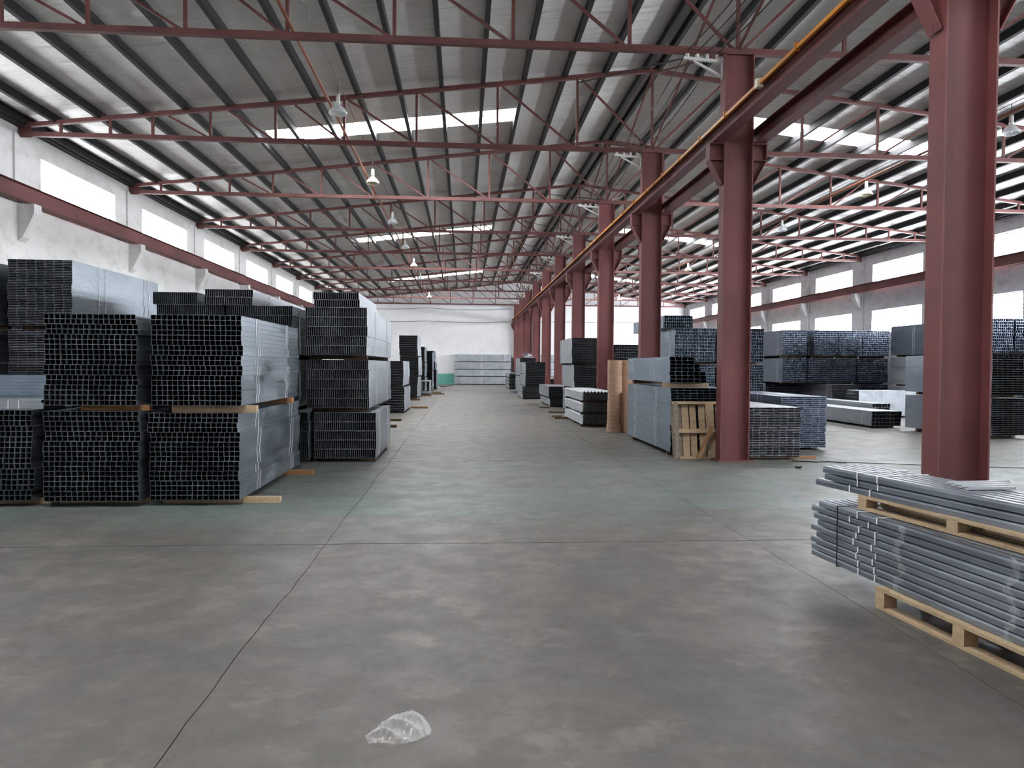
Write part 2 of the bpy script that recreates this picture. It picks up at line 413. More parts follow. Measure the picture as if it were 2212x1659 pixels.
# columns
def hsec():
    mb = MB(); x0, x1 = -.265, .265; y = .125
    mb.box(x0, x0+.018, -y, y, .02, 7.255); mb.box(x1-.018, x1, -y, y, .02, 7.255); mb.box(x0+.018, x1-.018, -.006, .006, .02, 7.255)
    return mb.mesh('shaft', m_red)
me_col = hsec()
me_base = MB().box(-.33, .33, -.19, .19, 0, .025).mesh('base_plate', m_red)
def brk(s):
    mb = MB(); o = .265
    pts = [(s*o,4.96),(s*(o+.05),4.96),(s*.51,5.38),(s*.51,5.655),(s*o,5.655)]
    if s < 0: pts = pts[::-1]
    mb.poly(pts, -.012, .012)
    xa, xb = sorted((s*o, s*.53)); mb.box(xa, xb, -.12, .12, 5.655, 5.67); 
    mb.bar((s*(o+.03),0,4.95), (s*.52,0,5.38), .20, .014, (1,0,0)); mb.bar((s*.52,0,5.38), (s*.52,0,5.655), .014, .20, (0,1,0))
    xa, xb = sorted((s*o, s*.51)); mb.box(xa, xb, -.10, .10, 5.37, 5.382)
    return mb.mesh('crane_bracket', m_red)
me_bl, me_br = brk(-1), brk(1)
arm = MB().bar((-.265,0,7.13), (-.98,0,7.18), .05, .05).bar((-.265,0,6.86), (-.80,0,7.13), .04, .035).box(-.29, -.265, -.03, .03, 6.82, 7.2).mesh('insulator_arm', m_white)
ins = MB().lathe([(0,0),(.028,0),(.04,.02),(.026,.035),(.04,.05),(.026,.065),(.032,.09),(0,.10)], 8).mesh('insulator', m_white)
for i in range(3, 14):
    p = PL[i]
    if p > 67.1: continue
    t = thing('steel_column', 'red H-section steel column, %s of the row counted from the entrance' % ORD[i], 'column', (XC, p, 0), 0, 'steel columns in the middle row'); t['kind'] = 'thing'
    inst(me_col, 'shaft', t); inst(me_base, 'base_plate', t); inst(me_bl, 'crane_bracket', t); inst(me_br, 'crane_bracket', t)
    ar = inst(arm, 'insulator_arm', t)
    for q in range(4): inst(ins, 'insulator', ar, (-.38-q*.18, 0, 7.16+q*.012))
# overhead wires on the insulators
for q in range(4):
    pts = []
    x = XC-.38-q*.18; z = 7.272+q*.012
    for i in range(3, 13):
        for k in range(6):
            u = k/6; pts.append((x, PL[i]+6*u, z-.22*math.sin(PI*u)))
    pts.append((x, PL[13] if PL[13] < 67.2 else 66.92, z))
    tag(MB().tube(pts, .011, 5).build('overhead_wire', m_wire), 'thin dark power wire strung along the column tops, %s from the columns' % ['first', 'second', 'third', 'outermost'][q], 'wire', 'overhead power wires')
# crane runway beams in the middle
def ibeam(xa, xb, z0, z1, y0, y1, m, name, parent):
    mb = MB(); xm = (xa+xb)/2
    mb.box(xa, xb, y0, y1, z0, z0+.014); mb.box(xa, xb, y0, y1, z1-.014, z1); mb.box(xm-.005, xm+.005, y0, y1, z0+.014, z1-.014)
    return mb.build(name, m, parent)
t = thing('runway_beam', 'red crane runway beam with yellow conductor rail, aisle side of the columns', 'crane beam', (XC-.38, 1, 5.672), 0, 'crane runway beams')
ibeam(-.11, .11, 0, .25, 0, 66.2, m_red, 'beam', t)
MB().box(-.03, .03, 0, 66.2, .25, .285).build('crane_rail', m_dark, t)
MB().box(-.175, -.135, 0, 66.2, .165, .215).build('conductor_rail', m_yel, t)
hm = MB().box(-.19, -.12, -.012, .012, .15, .245).box(-.19, -.10, -.010, .010, .245, .262).mesh('rail_hanger', m_yel)
for k in range(50): inst(hm, 'rail_hanger', t, (0, .6+k*1.3, 0))
jb = MB().box(-.215, -.12, -.05, .05, .12, .25)
jb.build('joint_box', m_cream, t, (0, 9.6, 0))
t = thing('runway_beam', 'red crane runway beam on the far side of the columns', 'crane beam', (XC+.38, 1, 5.672), 0, 'crane runway beams')
ibeam(-.11, .11, 0, .25, 0, 66.2, m_red, 'beam', t); MB().box(-.03, .03, 0, 66.2, .25, .285).build('crane_rail', m_dark, t)
for s, xw, nm in ((1, XL, 'white wall with one window row'), (-1, XR, 'grey wall with two window rows')):
    t = thing('runway_beam', 'red crane runway beam on corbels of the %s' % nm, 'crane beam', (xw+s*.26, 0, 5.602), 0, 'crane runway beams')
    ibeam(-.11, .11, 0, .40, Y0, Y1-.2, m_red, 'beam', t); MB().box(-.03, .03, Y0, Y1-.2, .40, .43).build('crane_rail', m_dark, t)

# long tie pipes, lamp cables and lamps
for x, nm, rng in ((-2.95, 'near the windows', range(0, 9)), (12.15, 'beyond the columns', range(0, 9))):
    tag(MB().tube([(x,-5,7.42),(x,67.2,7.42)], .035, 8).build('tie_pipe', m_rust), 'rusty red pipe resting on the truss bottom chords, %s' % ('aisle side' if x < 0 else 'beyond the columns'), 'pipe', 'longitudinal roof pipes')
    xc = x+.25
    tag(MB().tube([(xc,-5,7.72),(xc,67.2,7.72)], .008, 5).build('lamp_cable', m_wire), 'thin dark cable carrying the hanging lamps, %s' % ('aisle side' if x < 0 else 'beyond the columns'), 'cable', 'lamp cables')
glass = Mat('clear lamp glass'); gl = glass.set(col=(.75,.8,.82,1), rough=.12, alpha=.45, metal=.0)
prof = [(.035,.24),(.05,.20),(.09,.16),(.15,.10),(.19,.03),(.20,0),(.192,.0),(.183,.03),(.142,.096),(.08,.153)]
for x, ysl, nm in ((-2.70, [4,10,16,22,28,34,40,46,58], 'aisle side'), (12.4, [4,10,16,22,28,40,58], 'beyond the columns')):
    k = 0
    for y in ysl:
        k += 1; cream = y in (22, 40, 58)
        o_ = ['first','second','third','fourth','fifth','sixth','seventh','eighth','ninth','tenth'][k-1]
        t = thing('bay_lamp', '%s bell-shaped hanging lamp, %s of the row %s' % ('cream' if cream else 'clear glass', o_, nm), 'lamp', (x, y, 7.05), 0, 'hanging bell lamps')
        MB().lathe(prof, 18).build('lamp_shade', m_cream if cream else gl, t, smooth=True)
        MB().lathe([(0,.42),(.035,.42),(.045,.38),(.045,.25),(.06,.235),(.0,.23)], 12).build('housing', m_white, t, smooth=True)
        MB().lathe([(.02,.23),(.03,.16),(.045,.09),(.035,.04),(0,.02)], 12).build('bulb', m_white, t, smooth=True)
        MB().tube([(0,0,.42),(0,0,.665)], .008, 5).build('hanger', m_wire, t)
# sagging cables on the far wall
for z, sag, nm in ((6.98, .16, 'upper'), (5.78, .10, 'lower')):
    pts = [(XL+.1+(4.3-XL)*u/16, Y1-.06-(0), z-sag*math.sin(PI*((u % 8)/8))) for u in range(17)]
    tag(MB().tube(pts, .016, 5).build('wall_cable', m_wire), '%s dark cable sagging across the white end wall' % nm, 'cable')
tag(MB().tube([(4.9+.98*u, Y1-.06, 5.85-.06*math.sin(PI*(u % 4)/4)) for u in range(17)], .016, 5).build('wall_cable', m_wire), 'dark cable across the end wall beyond the column row', 'cable')

# ================================================================== STEEL BUNDLES
def bearer(label, xa, xb, y, z0, h, m=None, parentpos=None, rz=0, w=.09, piv=None):
    o = MB().box(-(xb-xa)/2, (xb-xa)/2, -w/2, w/2, 0, h).build('timber_bearer', m or m_woodd, None, ((xa+xb)/2, y, z0), rz)
    if piv:
        px, py = piv; dx, dy = (xa+xb)/2, y
        c, s = math.cos(rz), math.sin(rz); o.location = (px+c*dx-s*dy, py+s*dx+c*dy, z0)
    return tag(o, label, 'timber', 'timber bearers')
def bundle(phrase, x0, x1, y0, y1, z0, z1, nx, nz, m=m_galv, pk=3, jit=.012, t=.0016, straps=((.8,.93),(2.6,2.75)), parts=0, rz=0, bear=True,
           gap=None, bm=None, mask=None, name='tube_bundle', wob_=.012, group=None, strap_m=None, shade_m=None, pyr=.012, sparts=False):
    """hollow sections along y; (x0,y0) is the near lower corner and the pivot of rz"""
    root = thing(name, phrase, 'steel bundle', (x0, y0, z0), rz, group or 'bundles of steel sections')
    W, L, H = x1-x0, y1-y0, z1-z0; cw, ch = W/nx, H/nz
    rnd = random.Random(phrase)
    big = MB(); big2 = MB(); st = MB(); cnt = 0; shared = None
    if parts:
        shared = MB().rtube(.0006, cw-.0006, 0, L, .0006, ch-.0012, t).mesh('tube', m)
    off = 0; dyp = 0
    for j in range(nz):
        if j % pk == 0:
            off = rnd.uniform(-wob_, wob_); dyp = rnd.uniform(-pyr, pyr)
            zt = min(j+pk, nz)*ch
            for pair in straps:
                sh = rnd.uniform(-.03, .03)
                for sy in pair:
                    if sy > L-.1: continue
                    s1 = MB() if sparts else st; a, b = off-.003, W+off+.003; q = .006
                    s1.box(b-.001, b+.003, sy+sh-q, sy+sh+q, j*ch, zt); s1.box(a-.003, a+.001, sy+sh-q, sy+sh+q, j*ch, zt)
                    if j+pk >= nz: s1.box(a, b, sy+sh-q, sy+sh+q, zt-.0005, zt+.002)
                    if sparts: s1.build('strap', m_strap, root)
        for i in range(nx):
            if mask and not mask((i+.5)/nx, (j+.5)/nz): continue
            dy = dyp+(rnd.uniform(-jit, jit) if (cw > .035 or i == 0 or rnd.random() < .12) else dy-dyp) if (cw > .035 or i) else dyp; x = i*cw+off; z = j*ch
            if parts and cnt < parts:
                inst(shared, 'tube', root, (x, dy, z)); cnt += 1
            else:
                (big2 if shade_m and i else big).rtube(x+.0006, x+cw-.0006, dy, dy+L, z+.0006, z+ch-.0008, t)  # columns behind the first can take a darker steel as painted shade
    if big.v: stuff(big.build('tubes', m, root))
    if big2.v: stuff(big2.build('shaded_tubes', shade_m, root))
    if st.v: stuff(st.build('straps', strap_m or m_strap, root))
    if bear:
        g = gap or .07
        short = phrase if len(phrase.split()) <= 12 else ' '.join(phrase.split()[:12])
        for yy, nn in ((min(.35, L*.15), 'near'), (L-min(.4, L*.2), 'rear')):
            bearer('%s timber under the %s' % (nn, phrase), .03, W-.03, yy, z0-g, g-.001, bm or m_woodd, rz=rz, piv=(x0, y0))
    return root
GL, GC, GR = 'tube bundles stacked along the window wall', 'section bundles beside the column row', 'stud bundles along the grey wall'
# --- front left stacks (tube by tube)
N = 306
S1 = ((.75,.87),(2.55,2.69))
bundle('square tube bundle at the aisle corner, bottom of the nearest stack', -3.68, -2.65, 8.85, 12.05, .07, 1.10, 17, 18, m_galv, 2, .012, .0022, S1, N, bear=False, group=GL, wob_=.016, sparts=True)
bundle('square tube bundle at the aisle corner, top of the nearest stack', -3.63, -2.60, 8.8, 11.75, 1.19, 2.25, 17, 18, m_galv, 2, .014, .0022, ((.62,.72),(2.15,2.25)), N, bear=False, group=GL, wob_=.020, sparts=True)
bundle('bottom square tube bundle, second front stack from the aisle', -4.84, -3.77, 8.8, 11.95, .07, 1.12, 17, 18, m_galv, 2, .012, .0022, S1, N, bear=False, group=GL, wob_=.018)
bundle('top square tube bundle, second front stack from the aisle', -4.83, -3.79, 8.8, 11.8, 1.19, 2.25, 17, 18, m_galv, 2, .014, .0022, ((.75,.79),(2.3,2.4)), N, bear=False, group=GL, wob_=.018)
bundle('bottom square tube bundle, third front stack, cut by the frame edge', -6.1, -5.0, 8.85, 11.9, .07, 1.13, 18, 17, m_galv, 2, .012, .0022, S1, N, bear=False, group=GL, wob_=.018)
bearer('pointed pale timber poking into the aisle under the nearest stack', -3.6, -2.22, 9.08, 0, .068, m_wood, w=.10)
bearer('rear brown timber poking into the aisle under the nearest stack', -3.6, -2.28, 11.35, 0, .068, m_woodo, w=.09)
bearer('pale nail-holed timber between the two bundles of the nearest stack', -3.45, -2.47, 8.98, 1.102, .086, m_wood, w=.10)
bearer('orange block between the two nearest bundles, rear end', -3.5, -2.56, 11.2, 1.102, .086, m_woodo, w=.14)
bearer('brown timber between the second front stack bundles, near end', -4.5, -3.72, 9.0, 1.122, .066, m_woodo, w=.10)
bearer('brown timber between the second front stack bundles, rear end', -4.75, -3.85, 11.2, 1.122, .066, m_woodd, w=.10)
for xa, nn in ((-4.8, 'second'), (-6.05, 'third')):
    bearer('near floor timber under the %s front stack' % nn, xa, xa+1.02 if nn == 'second' else -4.9, 9.1, 0, .068, m_wood)
    bearer('rear floor timber under the %s front stack' % nn, xa, xa+1.0, 11.5, 0, .068, m_woodd)
# sections lying crosswise on the third stack
bundle('bright flat channel pack lying crosswise on the third front stack', -4.98, -4.48, 9.05, 10.75, 1.132, 1.24, 4, 3, m_galvl, 3, .02, .002, ((.25,.37),), rz=PI/2, bear=False, name='channel_pack', group=GL)
bundle('shiny crosswise tube bundle behind the flat pack on the third stack', -4.95, -4.3, 9.75, 11.6, 1.132, 1.52, 8, 9, m_galvb, 3, .02, .002, (), rz=PI/2, bear=False, group=GL)
# --- tall stack by the window wall
for xa, nn in ((-7.12, 'tall stack beside the plaster wall'), (-8.25, 'tall stack cut by frame edge')):
    d = -.06 if xa < -8 else 0
    bundle('flat channel bundle, bottom of the '+nn, xa, xa+.97, 12.0, 15.1, .07, 1.08, 7, 38, m_galv, 5, .01, .0022, ((.9,1.1),(2.55,2.75)), group=GL, name='channel_bundle')
    bundle('flat channel bundle, middle of the '+nn, xa, xa+.97, 12.0, 15.1, 1.15, 2.20, 7, 40, m_galv, 5, .01, .0022, ((.9,1.1),(2.55,2.75)), group=GL, name='channel_bundle')
    bundle('flat channel bundle, top of the '+nn, xa, xa+.97, 12.0, 15.25, 2.27, 3.30+d, 7, 40, m_galv, 5, .01, .0022, ((.85,1.08),(2.6,2.8)), group=GL, name='channel_bundle')
# --- second row: three columns of bundles
S2 = ((.55,.62),(2.2,2.3))
for xa, nn in ((-5.1, 'window-side'), (-3.97, 'middle')):
    for lv, (za, zb) in zip(('bottom', 'second', 'upper'), ((.07,.87),(.94,1.77),(1.85,2.67))):
        dx = .27 if (lv == 'bottom' and nn == 'middle') else 0
        bundle('dark-ended stud bundle, %s level, %s stack of the second row' % (lv, nn), xa+dx, xa+1.08+dx, 12.6, 15.8, za, zb, 34, 5, m_galv, 1, .004, .0014, S2, group=GL, name='stud_bundle')
bundle('short stud bundle topping the second row beside the tall stack', -5.16, -4.44, 12.6, 15.2, 2.675, 2.88, 22, 1, m_galv, 1, .004, .0015, (), bear=False, group=GL, name='stud_bundle')
bundle('low stud bundle with pale side topping the second row', -4.30, -3.52, 12.55, 16.6, 2.675, 2.93, 22, 2, m_galvl, 1, .004, .0014, ((1.0,1.1),), bear=False, group=GL, name='stud_bundle')
bundle('lowest bundle of the tall second-row stack on the aisle', -2.55, -1.50, 12.75, 15.2, .07, .86, 32, 5, m_galvl, 1, .004, .0014, ((.45,.55),(1.9,2.0)), group=GL, name='stud_bundle')
bundle('second bundle up, tall second-row stack on the aisle', -2.68, -1.63, 12.75, 16.6, .94, 1.77, 34, 5, m_galvl, 1, .004, .0014, ((1.0,1.1),(3.0,3.1)), group=GL, name='stud_bundle')
bundle('third bundle up, tall second-row stack on the aisle', -2.70, -1.66, 12.75, 17.0, 1.85, 2.67, 34, 5, m_galvl, 1, .004, .0014, ((1.1,1.2),(3.2,3.3)), group=GL, name='stud_bundle')
bundle('small top bundle, tall second-row stack on the aisle', -2.57, -1.80, 12.8, 15.4, 2.675, 2.93, 22, 2, m_galvl, 1, .004, .0014, (), bear=False, group=GL, name='stud_bundle')
# --- further stacks along the left of the aisle
def far_stack(nn, x0, x1, y0, y1, levels, m=m_galv, nx=16, nz=9, group=GL, st=((.4,.5),(2.4,2.5))):
    names = {1: ['single'], 2: ['lower', 'upper'], 3: ['bottom', 'middle', 'top'], 4: ['bottom', 'second', 'third', 'top']}[len(levels)]
    prev = 0
    for lv, (za, zb, dx) in zip(names, levels):
        gp = za-prev; prev = zb
        bundle('%s bundle of the %s' % (lv, nn), x0+dx, x1+dx, y0, y1, za, zb, nx, nz, m, 3, .003, .0015, st, group=group, bear=(za > .03), gap=gp)
far_stack('two-high stack past the long floor timbers', -3.05, -2.07, 26.0, 29.0, [(.07,.90,0),(.97,1.84,-.04)], m_galvl)
far_stack('tall black-ended stack with white labels, mid aisle', -3.25, -2.33, 37.5, 40.7, [(.07,1.10,.0),(1.17,2.13,.05),(2.20,3.22,0)], m_galvl)
bundle('open-ended pale-framed box bundle low beside the aisle', -2.52, -1.92, 42.5, 44.6, .08, .82, 1, 1, m_galvl, 1, 0, .05, (), group=GL, bear=True)
far_stack('narrow tall stack behind the pale-framed box', -3.0, -2.40, 46.0, 49.0, [(.07,.95,0),(1.02,1.85,0),(1.92,2.87,-.02)], m_galv, 10, 8)
far_stack('dark stack beyond the narrow one', -3.0, -2.07, 49.2, 51.6, [(.07,1.30,0),(1.37,2.6,0)], m_galv, 12, 8)
far_stack('last stack before the turquoise dado', -2.75, -1.92, 52.5, 55.6, [(.07,1.40,0),(1.45,1.92,-.08),(1.98,2.75,-.16)], m_galv, 12, 8)
for lab, xa, xb, y in (('long brown timber on the floor past the two-high stack', -2.05, -1.38, 29.05), ('short timber lying by the aisle behind the tall second-row stack', -2.4, -1.86, 22.3),
                       ('second short timber lying by the aisle, nearer the tall stack', -2.35, -1.80, 20.05), ('thin timber on the floor before the black-ended stack', -2.6, -2.08, 35.6),
                       ('reddish timber on the floor beside the black-ended stack', -2.3, -1.75, 40.6), ('pale timber on the floor by the pale-framed box', -1.9, -1.10, 43.2),
                       ('dark timber on the floor behind the pale-framed box', -1.9, -1.35, 45.4)):
    bearer(lab, xa, xb, y, 0, .07, m_woodo if 'red' in lab or 'brown' in lab else m_woodd, w=.14)
mb = MB()
for k in range(9):
    a = random.uniform(0, PI); x, y = random.uniform(-.5,.5), random.uniform(-1,1)
    mb.bar((x-.3*math.cos(a), y-.3*math.sin(a), .02+.01*k), (x+.3*math.cos(a), y+.3*math.sin(a), .03+.012*k), .09, .02)
stuff(tag(mb.build('scrap_heap', m_black, None, (-1.5,59,0)), 'small flat heap of dark scrap on the floor near the dado', 'scrap'))
# --- stacks lying across in front of the end wall
for k, (za, zb) in enumerate(((.07,.72),(.79,1.37),(1.43,2.06),(2.12,2.74))):
    lv = ['bottom', 'second', 'third', 'top'][k]
    bundle('bright crosswise bundle, %s of four against the end wall, aisle end' % lv, 4.3, 5.2, 66.3, 71.4, za, zb, 12, 7, m_galvl, 7, .02, .003, ((.5,.6),(2.6,2.7)), rz=PI/2, gap=.06, name='stud_bundle', group='crosswise bundles by the end wall')
    bundle('crosswise bundle, %s of four against the end wall beyond the columns' % lv, 10.8, 11.7, 66.3, 71.3, za, zb, 12, 7, m_galvl, 7, .02, .003, ((.5,.6),(2.6,2.7)), rz=PI/2, gap=.06, name='stud_bundle', group='crosswise bundles by the end wall')
# --- right of the aisle, by the second column
SB = ((.55,.63),(2.55,2.65))
bundle('big blue-grey stud bundle behind the leaning pallet', 3.92, 5.05, 13.6, 17.2, .08, 1.29, 9, 24, m_galvb, 2, .008, .0022, ((1.0,1.12),(2.75,2.88)), group=GC, gap=.08, bm=m_woodd, name='stud_bundle')
bundle('stepped blue-grey stud bundle on timbers above the leaning pallet', 3.89, 4.59, 13.6, 17.1, 1.39, 1.88, 6, 7, m_galvb, 1, .008, .0024, ((1.0,1.1),(2.8,2.9)), group=GC, bear=False, mask=lambda u, v: v < (1 if u < .62 else (.72 if u < .85 else .45)), name='stud_bundle')
bearer('long pale timber between the two blue-grey bundles, near end', 3.80, 4.68, 13.75, 1.30, .085, m_wood)
bearer('timber between the two blue-grey bundles, rear end', 3.92, 4.6, 16.7, 1.30, .085, m_woodd)
bundle('flat stud bundle with bright rims just past the second column', 5.14, 6.16, 13.0, 17.0, .05, .96, 8, 30, m_galvl, 6, .014, .0026, ((.9,1.1),), group=GC, gap=.05, name='stud_bundle')
bundle('slate-blue end-on stud bundle behind the bright-rimmed one', 6.50, 7.46, 14.6, 18.2, .05, 1.10, 6, 26, m_stud, 4, .02, .012, ((1.0,1.2),), group=GC, gap=.05, name='stud_bundle')
bearer('brown timber poking out beside the bright-rimmed stud bundle', 5.3, 6.55, 13.2, 0, .048, m_woodo, w=.1)
for xa, xb, nn in ((5.46, 6.52, 'aisle-side'), (6.6, 7.8, 'outer')):
    for lv, (za, zb) in zip(('bottom', 'middle', 'top'), ((.07,1.0),(1.07,1.76),(1.84,2.70))):
        bundle('grey stud bundle, %s level of %s stack behind the columns' % (lv, nn), xa, xb, 18.6, 22.6, za, zb, 26, 10, m_galvb if nn == 'aisle-side' else m_stud, 4, .012, .004, ((.4,.5),(1.1,1.2)), group=GC, name='stud_bundle')
bundle('small black-ended bundle crowning the tall stack behind the columns', 5.20, 5.95, 18.75, 22.2, 2.705, 3.03, 14, 4, m_galvb, 2, .012, .003, ((.4,.5),), group=GC, bear=False, name='stud_bundle')
# angle iron bundles
def angles(phrase, x0, x1, y0, y1, z0, z1, n):
    root = thing('angle_bundle', phrase, 'steel bundle', (x0, y0, z0), 0, 'angle steel bundles'); W = x1-x0; p = W/n; H = z1-z0; L = y1-y0; rows = 6; rnd = random.Random(phrase)
    mb = MB()
    for r in range(rows):
        z = r*(H-p*.5)/(rows-1)
        for i in range(n):
            dy = rnd.uniform(-.02,.02); x = i*p; t = .006
            pts = [(x,z),(x+p/2,z+p/2),(x+p,z),(x+p,z+t),(x+p/2,z+p/2+t),(x,z+t)]
            mb.poly(pts, dy, dy+L)
    stuff(mb.build('angle_bars', m_galvl, root))
for k, (za, zb) in enumerate(((.07,.34),(.41,.67),(.74,1.0))):
    nm = ['bottom', 'middle', 'top'][k]
    angles('zigzag-edged angle iron bundle by the cartons, %s layer' % nm, 3.32, 4.2, 20.2, 23.8, za, zb, 9)
    bearer('near dark timber under the %s angle iron layer' % nm, 3.3, 4.15, 20.45, za-.07, .069)
    bearer('rear dark timber under the %s angle iron layer' % nm, 3.3 if k else 2.95, 4.15, 23.4, za-.07, .069)
far_stack('tall plain black-ended stack beside the fourth column', 3.90, 4.93, 25.6, 28.8, [(.07,.87,.04),(.94,1.75,0),(1.81,2.70,-.09)], m_galvl, 18, 10, GC)
far_stack('dark stack between third and fourth columns', 5.55, 6.75, 27.0, 30.0, [(.07,.85,0),(.92,1.68,0),(1.75,2.52,0)], m_galvl, 14, 8, GC)
far_stack('low open pair by the fifth column', 3.55, 4.5, 30.3, 34.2, [(.06,.34,.06),(.41,.85,0)], m_galvl, 10, 4, GC)
far_stack('squat black stack by the sixth column', 3.05, 4.05, 37.5, 41.2, [(.06,.33,0),(.36,.66,0),(.70,1.28,.15),(1.31,1.9,.15)], m_galvl, 12, 5, GC)
far_stack('small single bundle beyond the seventh column', 5.3, 6.1, 44.2, 47.0, [(.06,.95,0)], m_galvl, 8, 6, GC)
far_stack('tall pair between seventh and eighth columns', 3.45, 4.42, 44.6, 48.2, [(.06,1.08,0),(1.14,2.2,0)], m_galvl, 12, 9, GC)
far_stack('low stack ending the column side', 3.35, 4.35, 53.2, 58.0, [(.06,.33,0),(.38,.60,0),(.65,.85,0),(.90,1.18,0)], m_galvl, 10, 4, GC)
mb = MB()
for k in range(8):
    y = 46.5-k*.25
    mb.bar((3.0+random.uniform(-.1,.2), y, .04+.03*(k % 3)), (3.4, y+random.uniform(.2,.7), .05+.03*(k % 3)), .07, .03)
stuff(tag(mb.build('scrap_pieces', m_galvl), 'loose galvanised offcuts on the floor by the tall pair', 'scrap'))
mb = MB()
for k in range(10):
    mb.bar((3.5+random.uniform(0,.5), 44.7+random.uniform(0,1), 2.23+.03*k), (3.9+random.uniform(0,.5), 45.2+random.uniform(0,1), 2.24+.03*k), .25, .025)
stuff(tag(mb.build('loose_offcuts', m_galvd), 'jumble of dark offcuts on top of the tall pair', 'scrap'))
for lab, xa, xb, y in (('dark timber end sticking out behind the angle iron', 2.95, 3.30, 24.2), ('dark timber on the floor beside the plain black-ended stack', 3.1, 3.85, 26.4),
                       ('short dark timber beside the low open pair', 3.1, 3.5, 29.4)):
    bearer(lab, xa, xb, y, 0, .06, m_woodd, w=.12)
# cartons (shrink-wrapped round rolls in board)
cm = [MB().lathe([(0,.0),(r*.97,.0),(r,.012),(r,.193),(r*.97,.205),(0,.205)], 20).mesh('carton_roll', m_card) for r in (.185, .205)]
tp = [MB().lathe([(r+.001,.095),(r+.002,.098),(r+.002,.112),(r+.001,.115)], 20).mesh('tape', m_tape) for r in (.185, .205)]
for cx, cy, n, nm in ((3.92,18.75,9,'tallest aisle-side column'), (4.30,18.50,5,'short front column'), (4.27,19.02,9,'tall column behind the short one')):
    for k in range(n):
        lv = ['lowest', 'second', 'third', 'fourth', 'fifth', 'sixth', 'seventh', 'eighth', 'ninth'][k]
        wide = 1 if (k == 0 and n == 9 and cx < 4) else 0
        t = thing('carton_roll', 'round brown carton, %s from the floor in the %s' % (lv, nm), 'carton', (cx+random.uniform(-.008,.008), cy+random.uniform(-.008,.008), k*.2062), random.random(), 'round brown cartons')
        inst(cm[wide], 'roll_body', t); inst(tp[wide], 'tape', t)
# pallets
def pallet(phrase, loc, rz, L, W, H, m=m_wood, rx=0, nb=5, ry=0):
    """boards run along x; blocks/stringers along y"""
    root = thing('pallet', phrase, 'pallet', loc, rz, None); root.rotation_euler = (rx, ry, rz)
    for k in range(3):
        x = k*(L-.09)/2
        for j in range(3):
            y = j*(W-.10)/2
            MB().box(x, x+.09, y, y+.10, .02, H-.02).build('block', m, root)
    for k in range(nb):
        y = k*(W-.095)/(nb-1); MB().box(0, L, y, y+.095, H-.02, H).build('deck_board', m, root)
    for j in range(3):
        y = j*(W-.09)/2; MB().box(0, L, y, y+.09, 0, .02).build('bottom_board', m, root)
    return root
# leaning pallet by the second column
root = thing('leaning_pallet', 'weathered wooden pallet standing on edge against the big blue-grey bundle', 'pallet', (3.88, 13.17, 0)); root.rotation_euler = (-.21, 0, 0)
def lp(name, x0, x1, y0, y1, z0, z1, m): return MB().box(x0, x1, y0, y1, z0, z1).build(name, m, root)
lp('face_board', 0, .19, .10, .12, .0, 1.06, m_woodg)
for k, (a, b) in enumerate(((.20,.33),(.35,.47),(.52,.64),(.66,.80),(.84,1.0))): lp('face_board', a, b, .10, .12, .02, 1.04, m_wood if k < 3 else m_woodg)
lp('face_board', .62, .77, -.02, .0, .0, 1.05, m_woodo if False else m_wood)
lp('face_board', .02, .10, -.02, .0, .0, 1.05, m_woodg)
for a, b in ((.0,.05),(.48,.56),(1.02,1.07)): lp('stringer', .02, 1.0, .0, .10, a, b, m_wood)
t = MB().bar((0,0,.03), (.27,.02,.60), .03, .10, (0,1,0)).build('loose_plank', m_woodo, None, (4.27,13.06,0)); tag(t, 'orange-brown plank propped diagonally between pallet and second column', 'plank')
# --- far right rows
for lv, (za, zb) in zip(('middle', 'top'), ((1.05,2.14),(2.27,3.40))):
    cols = [(14.3,15.4,'first'),(15.75 if lv == 'top' else 15.45,16.85 if lv == 'top' else 16.55,'second'),(16.9 if lv == 'top' else 16.6,17.97 if lv == 'top' else 17.7,'third'),(18.02 if lv == 'top' else 17.8,19.25 if lv == 'top' else 19.2,'fourth')]
    for xa, xb, nn in cols:
        bundle('blue-grey stud bundle, %s tier, %s from the aisle, under the windows' % (lv, nn), xa, xb, 32, 38, za, zb, 15, 12, m_stud, 6, .02, .008, ((.5,.6),(3,3.1)), group=GR, gap=.06 if lv == 'middle' else .12, bear=True, name='stud_bundle')
bundle('black-ended bundle with pale side, bottom tier of the long row', 16.2, 17.4, 31.2, 37.0, .08, .98, 14, 8, m_galvl, 4, .02, .003, ((.4,.5),(1.6,1.7)), group=GR, name='stud_bundle')
bundle('slate stud bundle, bottom tier of the long row, wall side', 17.75, 19.2, 32, 38, .08, .98, 16, 8, m_stud, 4, .02, .006, (), group=GR, name='stud_bundle')
bundle('recessed stud bundle, bottom tier of the long row, aisle side', 14.3, 15.9, 33.8, 38, .08, .98, 16, 8, m_stud, 4, .02, .006, (), group=GR, name='stud_bundle')
bundle('long low bright bundle alone on the floor', 11.55, 12.42, 20.0, 26.0, .06, .48, 8, 4, m_galvl, 4, .02, .003, ((.5,.62),), group=GR, gap=.06, name='stud_bundle')
bundle('second low bright bundle behind the one alone on the floor', 12.5, 13.05, 21.6, 27.4, .06, .62, 6, 5, m_galvl, 5, .02, .003, (), group=GR, gap=.06, name='stud_bundle')
bundle('glossy crosswise bundle with loose strap ends behind the low ones', 16.6, 17.5, 24.3, 27.3, .07, .93, 8, 7, m_galvl, 7, .06, .003, ((.6,.8),(2.2,2.4)), rz=PI/2, group=GR, name='stud_bundle')
